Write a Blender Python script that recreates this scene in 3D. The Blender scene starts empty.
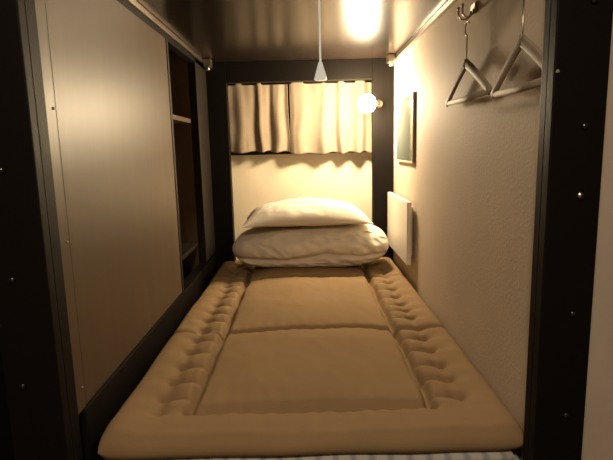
import bpy, bmesh, math, random
from mathutils import Vector, Matrix, noise
random.seed(4)
ZC=1.23
sc=bpy.context.scene
sc.view_settings.view_transform='Standard'
def link(o):
    sc.collection.objects.link(o); return o
# ---------------- materials ----------------
def mat(name,col,rough=.5,metal=0,spec=.5,var=0,vscale=5,bump=0,bscale=80,stretch=(1,1,1),emit=None,es=0,sheen=0,coat=0):
    m=bpy.data.materials.new(name); m.use_nodes=True
    nt=m.node_tree; b=nt.nodes['Principled BSDF']
    b.inputs['Base Color'].default_value=(*col,1); b.inputs['Roughness'].default_value=rough
    b.inputs['Metallic'].default_value=metal
    b.inputs['Specular IOR Level'].default_value=spec
    if sheen: b.inputs['Sheen Weight'].default_value=sheen
    if coat: b.inputs['Coat Weight'].default_value=coat; b.inputs['Coat Roughness'].default_value=.15
    if emit: b.inputs['Emission Color'].default_value=(*emit,1); b.inputs['Emission Strength'].default_value=es
    tc=nt.nodes.new('ShaderNodeTexCoord'); mp=nt.nodes.new('ShaderNodeMapping')
    mp.inputs['Scale'].default_value=stretch
    nt.links.new(tc.outputs['Object'],mp.inputs['Vector'])
    if var:
        n=nt.nodes.new('ShaderNodeTexNoise'); n.inputs['Scale'].default_value=vscale; n.inputs['Detail'].default_value=6
        nt.links.new(mp.outputs[0],n.inputs['Vector'])
        r=nt.nodes.new('ShaderNodeValToRGB')
        r.color_ramp.elements[0].position=.3; r.color_ramp.elements[1].position=.7
        r.color_ramp.elements[0].color=(*[c*(1-var) for c in col],1)
        r.color_ramp.elements[1].color=(*[min(1,c*(1+var)) for c in col],1)
        nt.links.new(n.outputs['Fac'],r.inputs[0]); nt.links.new(r.outputs[0],b.inputs['Base Color'])
    if bump:
        n2=nt.nodes.new('ShaderNodeTexNoise'); n2.inputs['Scale'].default_value=bscale; n2.inputs['Detail'].default_value=4
        nt.links.new(mp.outputs[0],n2.inputs['Vector'])
        bp=nt.nodes.new('ShaderNodeBump'); bp.inputs['Strength'].default_value=bump; bp.inputs['Distance'].default_value=.003
        nt.links.new(n2.outputs['Fac'],bp.inputs['Height']); nt.links.new(bp.outputs[0],b.inputs['Normal'])
    return m
M_black=mat('black_painted_steel',(.006,.0045,.0035),.55,spec=.12,bump=.12,bscale=120)
M_black2=mat('black_stained_wood',(.013,.009,.006),.55,spec=.25,var=.3,vscale=6,stretch=(1,1,8),bump=.1)
M_ceil=mat('dark_lacquer_ceiling',(.016,.011,.008),.24,spec=.30,var=.25,vscale=3,stretch=(6,.6,1),bump=.05,bscale=20)
M_panel=mat('brown_laminate',(.098,.066,.041),.42,spec=.38,var=.08,vscale=3,stretch=(1,5,.4),bump=.04,bscale=40)
M_wallR=mat('beige_wallpaper',(.55,.45,.345),.75,var=.05,vscale=4,bump=.35,bscale=110)
M_wallF=mat('cream_plaster',(.80,.70,.53),.8,var=.03,vscale=3,bump=.3,bscale=90)
M_aisle=mat('aisle_plaster',(.5,.42,.34),.8,var=.05,bump=.3,bscale=60)
M_floor=mat('dark_plank_floor',(.09,.045,.025),.4,var=.4,vscale=4,stretch=(8,1,1),bump=.1)
M_red=mat('reddish_wood',(.10,.033,.016),.45,var=.35,vscale=5,stretch=(1,1,.2))
M_futon=mat('tan_cotton',(.285,.19,.102),.95,spec=.08,var=.03,vscale=6,bump=.2,bscale=350)
M_white=mat('white_cotton',(.72,.65,.54),.9,bump=.2,bscale=300)
M_curtain=mat('linen_curtain',(.29,.23,.165),.95,spec=.1,var=.06,vscale=20,bump=.3,bscale=250)
M_plastic=mat('white_plastic',(.82,.8,.75),.4,bump=.03)
M_glow=mat('white_plastic_added_glow',(.85,.83,.75),.4,emit=(1,.93,.75),es=.5)  # plain white plastic; emission added to brighten the shaded cord and pull
M_table=mat('cream_melamine',(.78,.73,.64),.45,bump=.03)
M_mirror=mat('mirror_glass',(.66,.74,.62),.06,metal=.8,spec=.8)
M_frame=mat('pale_wood_frame',(.5,.42,.32),.5,var=.1,vscale=10)
M_metal=mat('zinc_metal',(.55,.5,.42),.3,metal=1,bump=.05)
M_brass=mat('steel_edge',(.25,.21,.17),.4,metal=1,bump=.05)
M_hang=mat('grey_wood_hanger',(.32,.265,.20),.65,spec=.2,var=.2,vscale=12,bump=.1)
M_bolt=mat('black_bolt',(.06,.055,.05),.25,metal=.8)
M_bulb=mat('warm_bulb',(1,.9,.7),.4,emit=(1,.80,.5),es=160)
M_fill_lamp=mat('aisle_fill_diffuser',(1,.95,.85),.5,emit=(1,.8,.55),es=3)  # glowing face of the added, unseen aisle fill lamp
M_glass=mat('dark_window_glass',(.01,.01,.012),.08)
M_sheet=mat('striped_sheet',(.6,.6,.58),.9)
nt=M_sheet.node_tree; b=nt.nodes['Principled BSDF']
tc=nt.nodes.new('ShaderNodeTexCoord')
w=nt.nodes.new('ShaderNodeTexWave'); w.inputs['Scale'].default_value=7; w.bands_direction='X'; w.inputs['Distortion'].default_value=1.2
r=nt.nodes.new('ShaderNodeValToRGB'); r.color_ramp.elements[0].color=(.42,.40,.36,1); r.color_ramp.elements[1].color=(.24,.25,.27,1)
r.color_ramp.elements[0].position=.5; r.color_ramp.elements[1].position=1
nt.links.new(tc.outputs['Object'],w.inputs['Vector']); nt.links.new(w.outputs['Fac'],r.inputs[0]); nt.links.new(r.outputs[0],b.inputs['Base Color'])

# ---------------- helpers ----------------
def empty(name,loc=(0,0,0)):
    e=bpy.data.objects.new(name,None); e.empty_display_size=.1; e.location=loc; return link(e)
def par(o,p):
    if p:
        o.parent=p; o.matrix_parent_inverse=Matrix.Translation(-Vector(p.location))
def from_bm(name,bm,m,parent=None,smooth=False):
    me=bpy.data.meshes.new(name); bmesh.ops.recalc_face_normals(bm,faces=bm.faces); bm.to_mesh(me); bm.free()
    me.materials.append(m)
    if smooth:
        for p in me.polygons: p.use_smooth=True
    o=link(bpy.data.objects.new(name,me)); par(o,parent); return o
def box(name,x0,x1,y0,y1,z0,z1,m,parent=None,bev=.003,rel=True):
    if rel: z0+=ZC; z1+=ZC
    c=Vector(((x0+x1)/2,(y0+y1)/2,(z0+z1)/2)); bm=bmesh.new()
    bmesh.ops.create_cube(bm,size=1,matrix=Matrix.Diagonal((abs(x1-x0),abs(y1-y0),abs(z1-z0),1)))
    if bev:
        bmesh.ops.bevel(bm,geom=bm.edges[:],offset=bev,segments=2,affect='EDGES',profile=.6)
    o=from_bm(name,bm,m,None); o.location=c; par(o,parent); return o
def cyl(name,p,axis,r1,r2,h,m,parent=None,seg=24,smooth=True):
    bm=bmesh.new(); bmesh.ops.create_cone(bm,cap_ends=True,segments=seg,radius1=r1,radius2=r2,depth=h)
    q=Vector((0,0,1)).rotation_difference(Vector(axis))
    bmesh.ops.bevel(bm,geom=[e for e in bm.edges if len(e.link_faces)==2 and e.calc_face_angle()>1],offset=min(r1,h)*.12,segments=2,affect='EDGES')
    bmesh.ops.rotate(bm,verts=bm.verts,matrix=q.to_matrix()); 
    o=from_bm(name,bm,m,None,smooth); o.location=Vector(p); par(o,parent); return o
def sphere(name,p,r,m,parent=None,sx=(1,1,1)):
    bm=bmesh.new(); bmesh.ops.create_uvsphere(bm,u_segments=24,v_segments=16,radius=r)
    bmesh.ops.scale(bm,vec=sx,verts=bm.verts)
    o=from_bm(name,bm,m,None,True); o.location=Vector(p); par(o,parent); return o
def tube(name,pts,rx,m,parent=None,ry=None,seg=10,side=Vector((1,0,0))):
    ry=ry or rx; bm=bmesh.new(); rings=[]; pts=[Vector(p) for p in pts]
    for i,p in enumerate(pts):
        t=(pts[min(i+1,len(pts)-1)]-pts[max(i-1,0)]).normalized()
        s=(side-t*side.dot(t))
        if s.length<1e-3: s=Vector((0,1,0))-t*t.y
        s.normalize(); n=t.cross(s)
        rings.append([bm.verts.new(p+s*math.cos(a)*rx+n*math.sin(a)*ry) for a in [2*math.pi*j/seg for j in range(seg)]])
    for a,b2 in zip(rings,rings[1:]):
        for j in range(seg): bm.faces.new((a[j],a[(j+1)%seg],b2[(j+1)%seg],b2[j]))
    bm.faces.new(rings[0]); bm.faces.new(rings[-1][::-1])
    return from_bm(name,bm,m,parent,True)

# ---------------- room shell ----------------
box('floor',-2.2,2.2,-1.6,3.5,-ZC-.05,-ZC,M_floor,bev=0)
box('wall_right',.53,.60,1.06,3.36,-ZC,.58,M_wallR,bev=0)
box('wall_far',-.95,.53,3.28,3.36,-ZC,.58,M_wallF,bev=0)
box('wall_left',-.97,-.90,1.06,3.28,-ZC,.58,M_black2,bev=0)
box('ceiling',-.90,.53,1.06,3.28,.50,.58,M_ceil,bev=0)
box('wall_aisle_right',.62,2.2,1.10,1.16,-ZC,1.2,M_aisle,bev=0)
box('wall_aisle_left',-2.2,-.97,1.10,1.16,-ZC,1.2,M_red,bev=0)
box('wall_above',-.97,.62,1.10,1.16,.58,1.2,M_black2,bev=0)
box('wall_back',-2.2,2.2,-1.6,-1.54,-ZC,1.2,M_aisle,bev=0)
box('ceiling_aisle',-2.2,2.2,-1.6,1.16,1.2,1.25,M_aisle,bev=0)

# ---------------- bunk frame ----------------
fr=empty('bunk_bed_frame',(0,2,ZC-.9))
box('post_front_right',.50,.61,1.03,1.058,-ZC,.58,M_black,fr)
box('post_front_right_return',.50,.528,1.058,1.085,-ZC,.50,M_black,fr,.002)
box('post_front_left',-.67,-.55,1.03,1.058,-ZC,.58,M_black,fr)
box('post_front_left_return',-.585,-.55,1.058,1.10,-ZC,.50,M_black,fr,.002)
box('beam_front',-.55,.50,1.03,1.058,.46,.58,M_black,fr)
box('post_far_right',.405,.528,3.0,3.06,-.78,.50,M_black,fr)
box('post_far_left',-.56,-.445,3.0,3.06,-.78,.50,M_black,fr)
box('post_far_left_side',-.60,-.56,2.72,3.06,-.78,.50,M_black2,fr)
box('beam_far',-.445,.405,3.0,3.05,.385,.50,M_black,fr)
box('rail_left_low',-.60,-.548,1.13,3.0,-.90,-.615,M_black,fr)
box('rail_left_top',-.60,-.56,1.13,3.0,.455,.50,M_black,fr)
box('rail_front_low',-.55,.50,1.035,1.075,-1.05,-.90,M_black,fr)
box('bed_deck',-.56,.52,1.06,3.26,-.90,-.872,M_black2,fr)
for i,(x,z,mm,rr) in enumerate([(.57,.27,M_bolt,.0075),(.567,.03,M_bolt,.0075),(.567,-.11,M_metal,.008),(.567,-.365,M_bolt,.0075),(.567,-.60,M_bolt,.0075),
        (-.625,.27,M_bolt,.0075),(-.62,-.03,M_bolt,.0075),(-.625,-.26,M_bolt,.0075),(-.63,-.5,M_bolt,.0075)]):
    cyl(f'bolt_{i}',(x,1.027,ZC+z),(0,-1,0),rr,rr*.7,.006,mm,fr,16)
box('metal_edge_right',.515,.528,1.09,3.0,.478,.499,M_brass,fr,.002)
box('metal_edge_left',-.56,-.548,1.13,3.0,.478,.499,M_brass,fr,.002)
for s,x in (('right',.49),('left',-.525)):
    box(f'corner_bracket_{s}',x-.02,x+.02,2.86,2.92,.455,.498,M_metal,fr,.004)
    cyl(f'corner_knob_{s}',(x,2.88,ZC+.447),(0,0,1),.012,.012,.018,M_metal,fr)
# ---- left cupboard panel and niche shelves
pn=empty('cupboard_panel',(-.57,1.6,ZC))
box('panel_sheet',-.585,-.556,1.153,2.14,-.615,.455,M_panel,pn,.003)
box('panel_front_strip',-.585,-.554,1.103,1.150,-.615,.455,M_panel,pn,.002)
for z in (-.56,-.2,.1,.38):
    cyl('panel_screw',(-.553,1.138,ZC+z),(1,0,0),.004,.003,.004,M_metal,pn,12)
box('panel_end_trim',-.60,-.553,2.142,2.165,-.615,.455,M_black2,pn,.002)
sh=empty('niche_shelf',(-.75,2.4,ZC))
box('shelf_board_upper',-.895,-.60,2.17,2.715,.145,.168,M_panel,sh)
box('shelf_board_lower',-.895,-.60,2.17,2.715,-.52,-.50,M_black2,sh)
box('shelf_back_panel',-.899,-.896,2.17,2.715,-.60,.49,M_panel,sh,0)
box('shelf_divider_near',-.895,-.605,2.142,2.165,-.9,.499,M_black2,sh)
box('shelf_divider_far',-.895,-.602,2.72,2.74,-.9,.499,M_panel,sh)

# ---------------- futon ----------------
def edgecoords(h,R,n_edge,n_mid):
    a=[-h+R-R*math.cos(math.pi/2*i/n_edge) for i in range(n_edge)]
    mid=[-h+R+(2*h-2*R)*i/n_mid for i in range(n_mid+1)]
    return a+mid+[-v for v in reversed(a)]
def g(d,w): return math.exp(-(d/w)**2)
def ss(a,b,x):
    t=max(0,min(1,(x-a)/(b-a))); return t*t*(3-2*t)
def futon():
    hw,hl,R=.533,.985,.033; cy=1.100+hl
    xs=edgecoords(hw,R,10,210); ys=edgecoords(hl,R,10,370)
    zm=-.716
    seams=[1.230,1.81,2.58,3.0]
    bm=bmesh.new()
    def f(v,h):
        d=h-abs(v)
        return 1 if d>=R else math.sqrt(max(0,1-(1-d/R)**2))
    def pos(x,y,side):
        Y=cy+y; ax=abs(x)
        e=f(x,hw)*f(y,hl)
        h=R*e
        if side>0:
            sgn=1 if x>0 else -1
            nz=noise.noise(Vector((x*3,Y*3,0)))
            wob=.010*noise.noise(Vector((0,Y*7,x>0)))
            inner=ss(1.20,1.25,Y)*(1-ss(2.99,3.03,Y))
            ph=2*math.pi*Y/.105+(1.3 if x>0 else 0)+2.0*noise.noise(Vector((sgn*2,Y*5,3)))+6*(ax-.34)*noise.noise(Vector((sgn,Y*6,8)))
            pl=math.cos(ph); am=.7+.7*abs(noise.noise(Vector((sgn*3,Y*9,6))))
            band=ss(.31,.350,ax)*(1-ss(.37,.45,ax))
            h-=.034*g(ax-.322+wob,.013)*inner
            # outer tufting line: dimples where the gathers meet it
            h-=.030*g(ax-.408-wob,.019)*inner*(.25+.95*max(0,-pl)**1.5)
            h+=.022*band*(abs(math.cos(ph/2))**.7-.6)*inner*am
            h+=.003*g(ax-.45,.03)*pl*inner*am
            for i,s in enumerate(seams):
                wy=.006*noise.noise(Vector((x*5,i,1)))
                dep=.036 if i in(1,2) else .022
                fade=1-ss(.31,.355,ax) if i in (0,3) else 1-.6*ss(.32,.43,ax)
                h-=dep*g(Y-s+wy,.014)*fade
                h+=.0015*math.cos(2*math.pi*x/.05+4*nz)*g(Y-s,.055)*fade
            if ax<.322:
                for a,b2 in zip(seams,seams[1:]):
                    if a<Y<b2:
                        u=x/.322; v=(Y-(a+b2)/2)/((b2-a)/2)
                        h+=.036*(max(0,1-abs(u)**2.6)*max(0,1-abs(v)**2.8))**.8
            h+=.009*g(ax-.475,.045)*e
            h+=.005*g(Y-1.175,.04)*e
            h+=(.009*nz+.004*noise.noise(Vector((x*8,Y*6,5)))+.0014*noise.noise(Vector((x*24,Y*16,9))))*e
            h+=.0018*(1-2*abs(noise.noise(Vector((x*7+Y*3,Y*5-x*2,12)))))*e
            h+=.002*noise.noise(Vector((x*6,Y*24,2)))*g(ax-.49,.06)*e
            h+=.003*noise.noise(Vector((x*16,Y*5,2)))*g(Y-1.17,.06)*e
            h=max(h,-.014)
        else:
            h=-h*.8
        u=abs(x)/hw; v=abs(y)/hl
        X=x*(1-.015*v**50)+.004*noise.noise(Vector((0,Y*5,x>0)))*u**8-.005*u**8*(1 if x>0 else -1)
        YY=cy+y*(1-.006*u**16)+.006*noise.noise(Vector((x*6,0,y>0)))*v**20
        return (X,YY,ZC+zm+h)
    nx,ny=len(xs),len(ys); top={};bot={}
    for i in range(nx):
        for j in range(ny):
            bd=i in(0,nx-1) or j in(0,ny-1)
            p=pos(xs[i],ys[j],1)
            if bd: p=(p[0],p[1],ZC+zm)
            top[i,j]=bm.verts.new(p)
            bot[i,j]=top[i,j] if bd else bm.verts.new(pos(xs[i],ys[j],-1))
    for i in range(nx-1):
        for j in range(ny-1):
            bm.faces.new((top[i,j],top[i+1,j],top[i+1,j+1],top[i,j+1]))
            try: bm.faces.new((bot[i,j],bot[i,j+1],bot[i+1,j+1],bot[i+1,j]))
            except ValueError: pass
    return from_bm('futon_mattress',bm,M_futon,None,True)
futon()
def soft_block(name,cx,cy,cz,hx,hy,hz,m,amp=.003,n=30,bev=.02):
    bm=bmesh.new(); bmesh.ops.create_cube(bm,size=1,matrix=Matrix.Diagonal((2*hx,2*hy,2*hz,1)))
    bmesh.ops.bevel(bm,geom=bm.edges[:],offset=bev,segments=4,affect='EDGES')
    bmesh.ops.subdivide_edges(bm,edges=[e for e in bm.edges if e.calc_length()>.1],cuts=n,use_grid_fill=True)
    for v in bm.verts:
        k=noise.noise(Vector((v.co.x*7,v.co.y*7,v.co.z*14)))
        v.co.y+=amp*k; v.co.z+=amp*.1*k
    o=from_bm(name,bm,m,None,True); o.location=(cx,cy,ZC+cz); return o
soft_block('sheeted_under_mattress',-.01,2.125,-.8075,.518,1.045,.0635,M_sheet)

# ---------------- duvet and pillow ----------------
def cushion(name,cx,cy,zb,hw,hd,hh,m,pinch=.08,p=2.6,q=.5,flat=.5,disp=None,n=100,rot=0):
    bm=bmesh.new(); T={};B={}
    def co(u,v,s):
        e=max(0,(1-abs(u)**p)*(1-abs(v)**p))**q
        x=hw*u*(1-pinch*(1-v*v)*abs(u)**3); y=hd*v*(1-pinch*(1-u*u)*abs(v)**3)
        z=hh*e*(1 if s>0 else -flat)
        if disp: 
            dx,dy,dz=disp(u,v,s,e); x+=dx;y+=dy;z+=dz
        c,sn=math.cos(rot),math.sin(rot)
        return (x*c-y*sn,x*sn+y*c,z)
    def mp(t): return math.sin(t*math.pi/2)
    for i in range(n+1):
        for j in range(n+1):
            u=mp(-1+2*i/n); v=mp(-1+2*j/n); bd=i in(0,n) or j in(0,n)
            T[i,j]=bm.verts.new(co(u,v,1)); B[i,j]=T[i,j] if bd else bm.verts.new(co(u,v,-1))
    for i in range(n):
        for j in range(n):
            bm.faces.new((T[i,j],T[i+1,j],T[i+1,j+1],T[i,j+1]))
            qd=(B[i,j],B[i,j+1],B[i+1,j+1],B[i+1,j])
            try: bm.faces.new(qd)
            except ValueError: pass
    mz=min(v.co.z for v in bm.verts)
    o=from_bm(name,bm,m,None,True); o.location=(cx,cy,ZC+zb-mz); return o
def dv(seed,a=.012):
    def d(u,v,s,e):
        n1=noise.noise(Vector((u*2.2+seed,v*2.2,s*3)))
        n2=noise.noise(Vector((u*6+seed,v*3,s*3)))
        n3=1-abs(noise.noise(Vector((u*4+v*2,v*5-u,seed+7))))*2
        n4=1-abs(noise.noise(Vector((u*9-v*3,v*8+u*2,seed+1))))*2
        droop=-.012*abs(u)**3*(1-.3*e)
        return (0,0,(a*n1*1.2+a*.5*n2+a*.45*n3+a*.4*n4)*e*(1 if s>0 else .3)+droop)
    return d
def duvet(name,cx,cy,zb,hx,hy,hz,seed,tilt=0):
    bm=bmesh.new(); nu,nv=170,120; rows=[]
    for i in range(nu+1):
        u=-1+2*i/nu; uu=math.sin(u*math.pi/2)
        e=(1-abs(uu)**4)**.40 if abs(uu)<1 else 0
        row=[]
        for j in range(nv):
            a=2*math.pi*j/nv
            ca,sa=math.cos(a),math.sin(a)
            y=math.copysign(abs(ca)**.62,ca)*hy*(.4+.6*e); z=math.copysign(abs(sa)**.7,sa)*hz*e
            zz=z/hz
            if ca<0:
                l1=-.38+.22*noise.noise(Vector((uu*1.8,seed,0)))+.10*uu
                l2=.30+.45*uu+.2*noise.noise(Vector((uu*2.5,seed,4)))
                y+=.034*g(zz-l1,.09)*e*(.6+.4*ss(-.9,.2,-uu))
                y+=.018*g(zz-l2,.10)*e*ss(-.1,.5,uu)
                y-=.010*g(zz-.15,.35)*e
            k=noise.noise(Vector((uu*2.5+seed,ca*1.2,sa*1.2)))
            k2=noise.noise(Vector((uu*9+seed,ca*2+zz*2,sa*2)))
            k3=noise.noise(Vector((uu*4+zz*2+seed,ca*3,sa*3)))
            k4=1-2*abs(noise.noise(Vector((uu*6+zz*1.2+seed,ca*4,zz*2.4))))
            z+=hz*(.12*k+.03*k2+.04*k3)*e*(1 if sa>0 else .15)+tilt*uu*max(0,sa)*hz
            y+=.014*k*e+.007*k2*e-.012*k4*e
            row.append(bm.verts.new((hx*uu*(1-.03*max(0,-zz)),y,z)))
        rows.append(row)
    for a,b2 in zip(rows,rows[1:]):
        for j in range(nv): bm.faces.new((a[j],a[(j+1)%nv],b2[(j+1)%nv],b2[j]))
    bm.faces.new(rows[0]); bm.faces.new(rows[-1])
    bmesh.ops.remove_doubles(bm,verts=bm.verts,dist=1e-5)
    mz=min(v.co.z for v in bm.verts)
    o=from_bm(name,bm,M_white,None,True); o.location=(cx,cy,ZC+zb-mz); return o
duvet('folded_duvet',.02,2.81,-.662,.435,.175,.117,5.2,.06)
cushion('pillow',.0,2.79,-.424,.35,.19,.104,M_white,pinch=.05,p=2.4,q=.55,flat=.30,disp=dv(2.0,.012),rot=.04)

# ---------------- window + curtain ----------------
wn=empty('window_1',(0,3.26,ZC+.2))
box('frame_bottom',-.50,.50,3.235,3.279,-.035,-.005,M_black2,wn)
box('frame_top',-.50,.50,3.235,3.279,.42,.45,M_black2,wn)
box('frame_left',-.50,-.47,3.235,3.279,-.005,.42,M_black2,wn)
box('frame_right',.47,.50,3.235,3.279,-.005,.42,M_black2,wn)
box('mullion',-.015,.015,3.24,3.279,-.005,.42,M_black2,wn)
box('glass_pane',-.47,.47,3.262,3.270,-.005,.42,M_glass,wn,0)
ct=empty('curtain',(0,3.17,ZC+.2))
def curtain(name,x0,x1,z0,z1,seed):
    bm=bmesh.new(); nx,nz=240,44; V={}
    for i in range(nx+1):
        for j in range(nz+1):
            t=i/nx; s=j/nz
            x=x0+(x1-x0)*t
            ph=x*2*math.pi/.125+4.0*noise.noise(Vector((x*4,seed,0)))+.8*noise.noise(Vector((x*3,s*2,seed+5)))
            am=.6+1.1*abs(noise.noise(Vector((x*7,seed,2))))
            amp=.018*(.45+.55*(1-s))*am
            y=3.17+amp*math.sin(ph)+.002*math.sin(ph*2.3+seed)*(.5+.5*s)+.010*noise.noise(Vector((x*10,s*2,seed)))
            zb=z0+.006*math.sin(ph+.8)+.010*noise.noise(Vector((x*8,seed,4)))
            z=zb+(z1-zb)*s
            xx=x+.014*noise.noise(Vector((t*3,s*2.5,seed+3)))*(1-s)
            V[i,j]=bm.verts.new((xx,y,z+ZC))
    for i in range(nx):
        for j in range(nz): bm.faces.new((V[i,j],V[i+1,j],V[i+1,j+1],V[i,j+1]))
    o=from_bm(name,bm,M_curtain,ct,True)
    md=o.modifiers.new('s','SOLIDIFY'); md.thickness=.002
    return o
curtain('curtain_left',-.50,-.095,-.018,.40,1.3)
curtain('curtain_right',-.085,.49,-.035,.40,6.1)
tube('curtain_rod',[(-.52,3.17,ZC+.395),(.52,3.17,ZC+.395)],.007,M_black,ct,side=Vector((0,1,0)))

# ---------------- right wall things ----------------
mr=empty('wall_mirror',(.525,2.6,ZC+.08))
box('mirror_backing',.520,.529,2.42,2.84,-.085,.25,M_frame,mr,.002)
box('mirror_frame_near',.515,.5195,2.42,2.430,-.085,.25,M_frame,mr,.001)
box('mirror_frame_far',.515,.5195,2.830,2.84,-.085,.25,M_frame,mr,.001)
box('mirror_frame_top',.515,.5195,2.4305,2.8295,.240,.25,M_frame,mr,.001)
box('mirror_frame_bottom',.515,.5195,2.4305,2.8295,-.085,-.075,M_frame,mr,.001)
box('mirror_pane',.5155,.5190,2.431,2.829,-.074,.239,M_mirror,mr,0)
tb=empty('folding_wall_table',(.51,2.6,ZC-.4))
box('table_leaf',.490,.514,2.41,2.99,-.585,-.27,M_table,tb,.005)
box('wall_plate',.515,.529,2.46,2.94,-.55,-.30,M_table,tb,.003)

lm=empty('wall_lamp',(.44,2.95,ZC+.24))
cyl('lamp_base',(.44,2.990,ZC+.245),(0,-1,0),.024,.020,.018,M_brass,lm,32)
tube('lamp_arm',[(.44,2.982,ZC+.245),(.438,2.965,ZC+.245),(.42,2.940,ZC+.242),(.402,2.925,ZC+.24)],.008,M_brass,lm)
cyl('lamp_socket',(.396,2.918,ZC+.24),(-.9,-.4,0),.018,.020,.035,M_brass,lm)
sphere('lamp_globe',(.358,2.90,ZC+.24),.052,M_bulb,lm,(1,1,1))
L=bpy.data.lights.new('bulb_light','POINT'); L.energy=37; L.color=(1,.775,.50); L.shadow_soft_size=.045
lo=link(bpy.data.objects.new('bulb_light',L)); lo.location=(.31,2.79,ZC+.235); par(lo,lm)

def hook(name,y,z):
    h=empty(name,(.52,y,ZC+z))
    box('hook_plate',.524,.5295,y-.022,y+.022,z-.012,z+.022,M_metal,h,.003)
    for s in (-1,1):
        pts=[]
        for k in range(13):
            a=math.pi*k/12
            pts.append((.524-.018+.018*math.cos(a)-.001,y+s*(.012+.008*k/12),ZC+z-.018*math.sin(a)*1.1))
        pts=[(.523,y+s*.012,ZC+z+.004)]+pts+[(pts[-1][0],pts[-1][1],ZC+z+.012)]
        tube('hook_prong',pts,.0028,M_metal,h)
        sphere('hook_tip',(pts[-1][0],pts[-1][1],ZC+z+.014),.0048,M_metal,h)
hook('wall_hook',1.615,.400)
def hanger(y,x,z,w,hook_z,tilt=0):
    h=empty('clothes_hanger',(x,y,ZC+z))
    hw=w/2; top=.105
    def P(dy,dz): 
        c,s=math.cos(tilt),math.sin(tilt); 
        return (x, y+dy*c-(dz-top)*s, ZC+z+(dz-top)*c+dy*s+top)
    for sgn in (-1,1):
        pts=[]
        for k in range(15):
            t=k/14
            pts.append(P(sgn*hw*t, top-(top-.004)*(t**1.12)))
        tube('shoulder_arm',pts,.006,M_hang,h,ry=.0145)
    tube('trouser_bar',[P(-hw*.98,.004),P(0,.0),P(hw*.98,.004)],.005,M_hang,h,ry=.009)
    tube('hanger_neck',[P(0,top-.01),P(0,top+.014)],.007,M_hang,h,side=Vector((1,0,0)))
    pts=[P(0,top+.01),P(0,top+.03)]
    r=.020; cz=hook_z
    for k in range(16):
        a=-math.pi/2+math.pi*1.3*k/15
        pts.append(P(r*math.cos(a),cz+r*math.sin(a)))
    tube('hanger_hook',pts,.002,M_metal,h)
hanger(1.60,.505,.138,.41,.21)
hanger(1.205,.507,.125,.34,.22)
hook('wall_hook',1.225,.405)

# ---------------- pull cord ----------------
pc=empty('light_pull_cord',(.055,1.6,ZC+.4))
cyl('ceiling_rose',(.055,1.6,ZC+.492),(0,0,-1),.022,.016,.016,M_plastic,pc)
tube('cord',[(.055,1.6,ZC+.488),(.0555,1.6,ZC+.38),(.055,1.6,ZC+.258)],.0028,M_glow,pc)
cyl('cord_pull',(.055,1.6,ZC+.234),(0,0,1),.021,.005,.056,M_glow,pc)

# ---------------- fill lamp added in the aisle, unseen behind camera ----------------
al=empty('aisle_fill_lamp',(0,-.3,ZC+1.17))
cyl('fill_lamp_diffuser',(-.1,-.3,ZC+1.17),(0,0,1),.17,.18,.055,M_fill_lamp,al,40)
L=bpy.data.lights.new('aisle_fill_light','AREA'); L.shape='DISK'; L.size=.34; L.energy=31; L.color=(1,.79,.56)
lo=link(bpy.data.objects.new('aisle_fill_light',L)); lo.location=(-.1,-.3,ZC+1.135); par(lo,al)

wd=bpy.data.worlds.new('World'); sc.world=wd; wd.use_nodes=True
wd.node_tree.nodes['Background'].inputs[0].default_value=(.5,.38,.25,1); wd.node_tree.nodes['Background'].inputs[1].default_value=.05

# ---------------- camera ----------------
cam=bpy.data.cameras.new('camera'); co=link(bpy.data.objects.new('camera',cam))
cam.sensor_width=36; cam.lens=36*500/613; cam.clip_start=.02
co.matrix_world=Matrix.Translation((0,0,ZC))@Matrix.Rotation(math.radians(80.7),4,'X')@Matrix.Rotation(math.radians(-1.4),4,'Z')
sc.camera=co
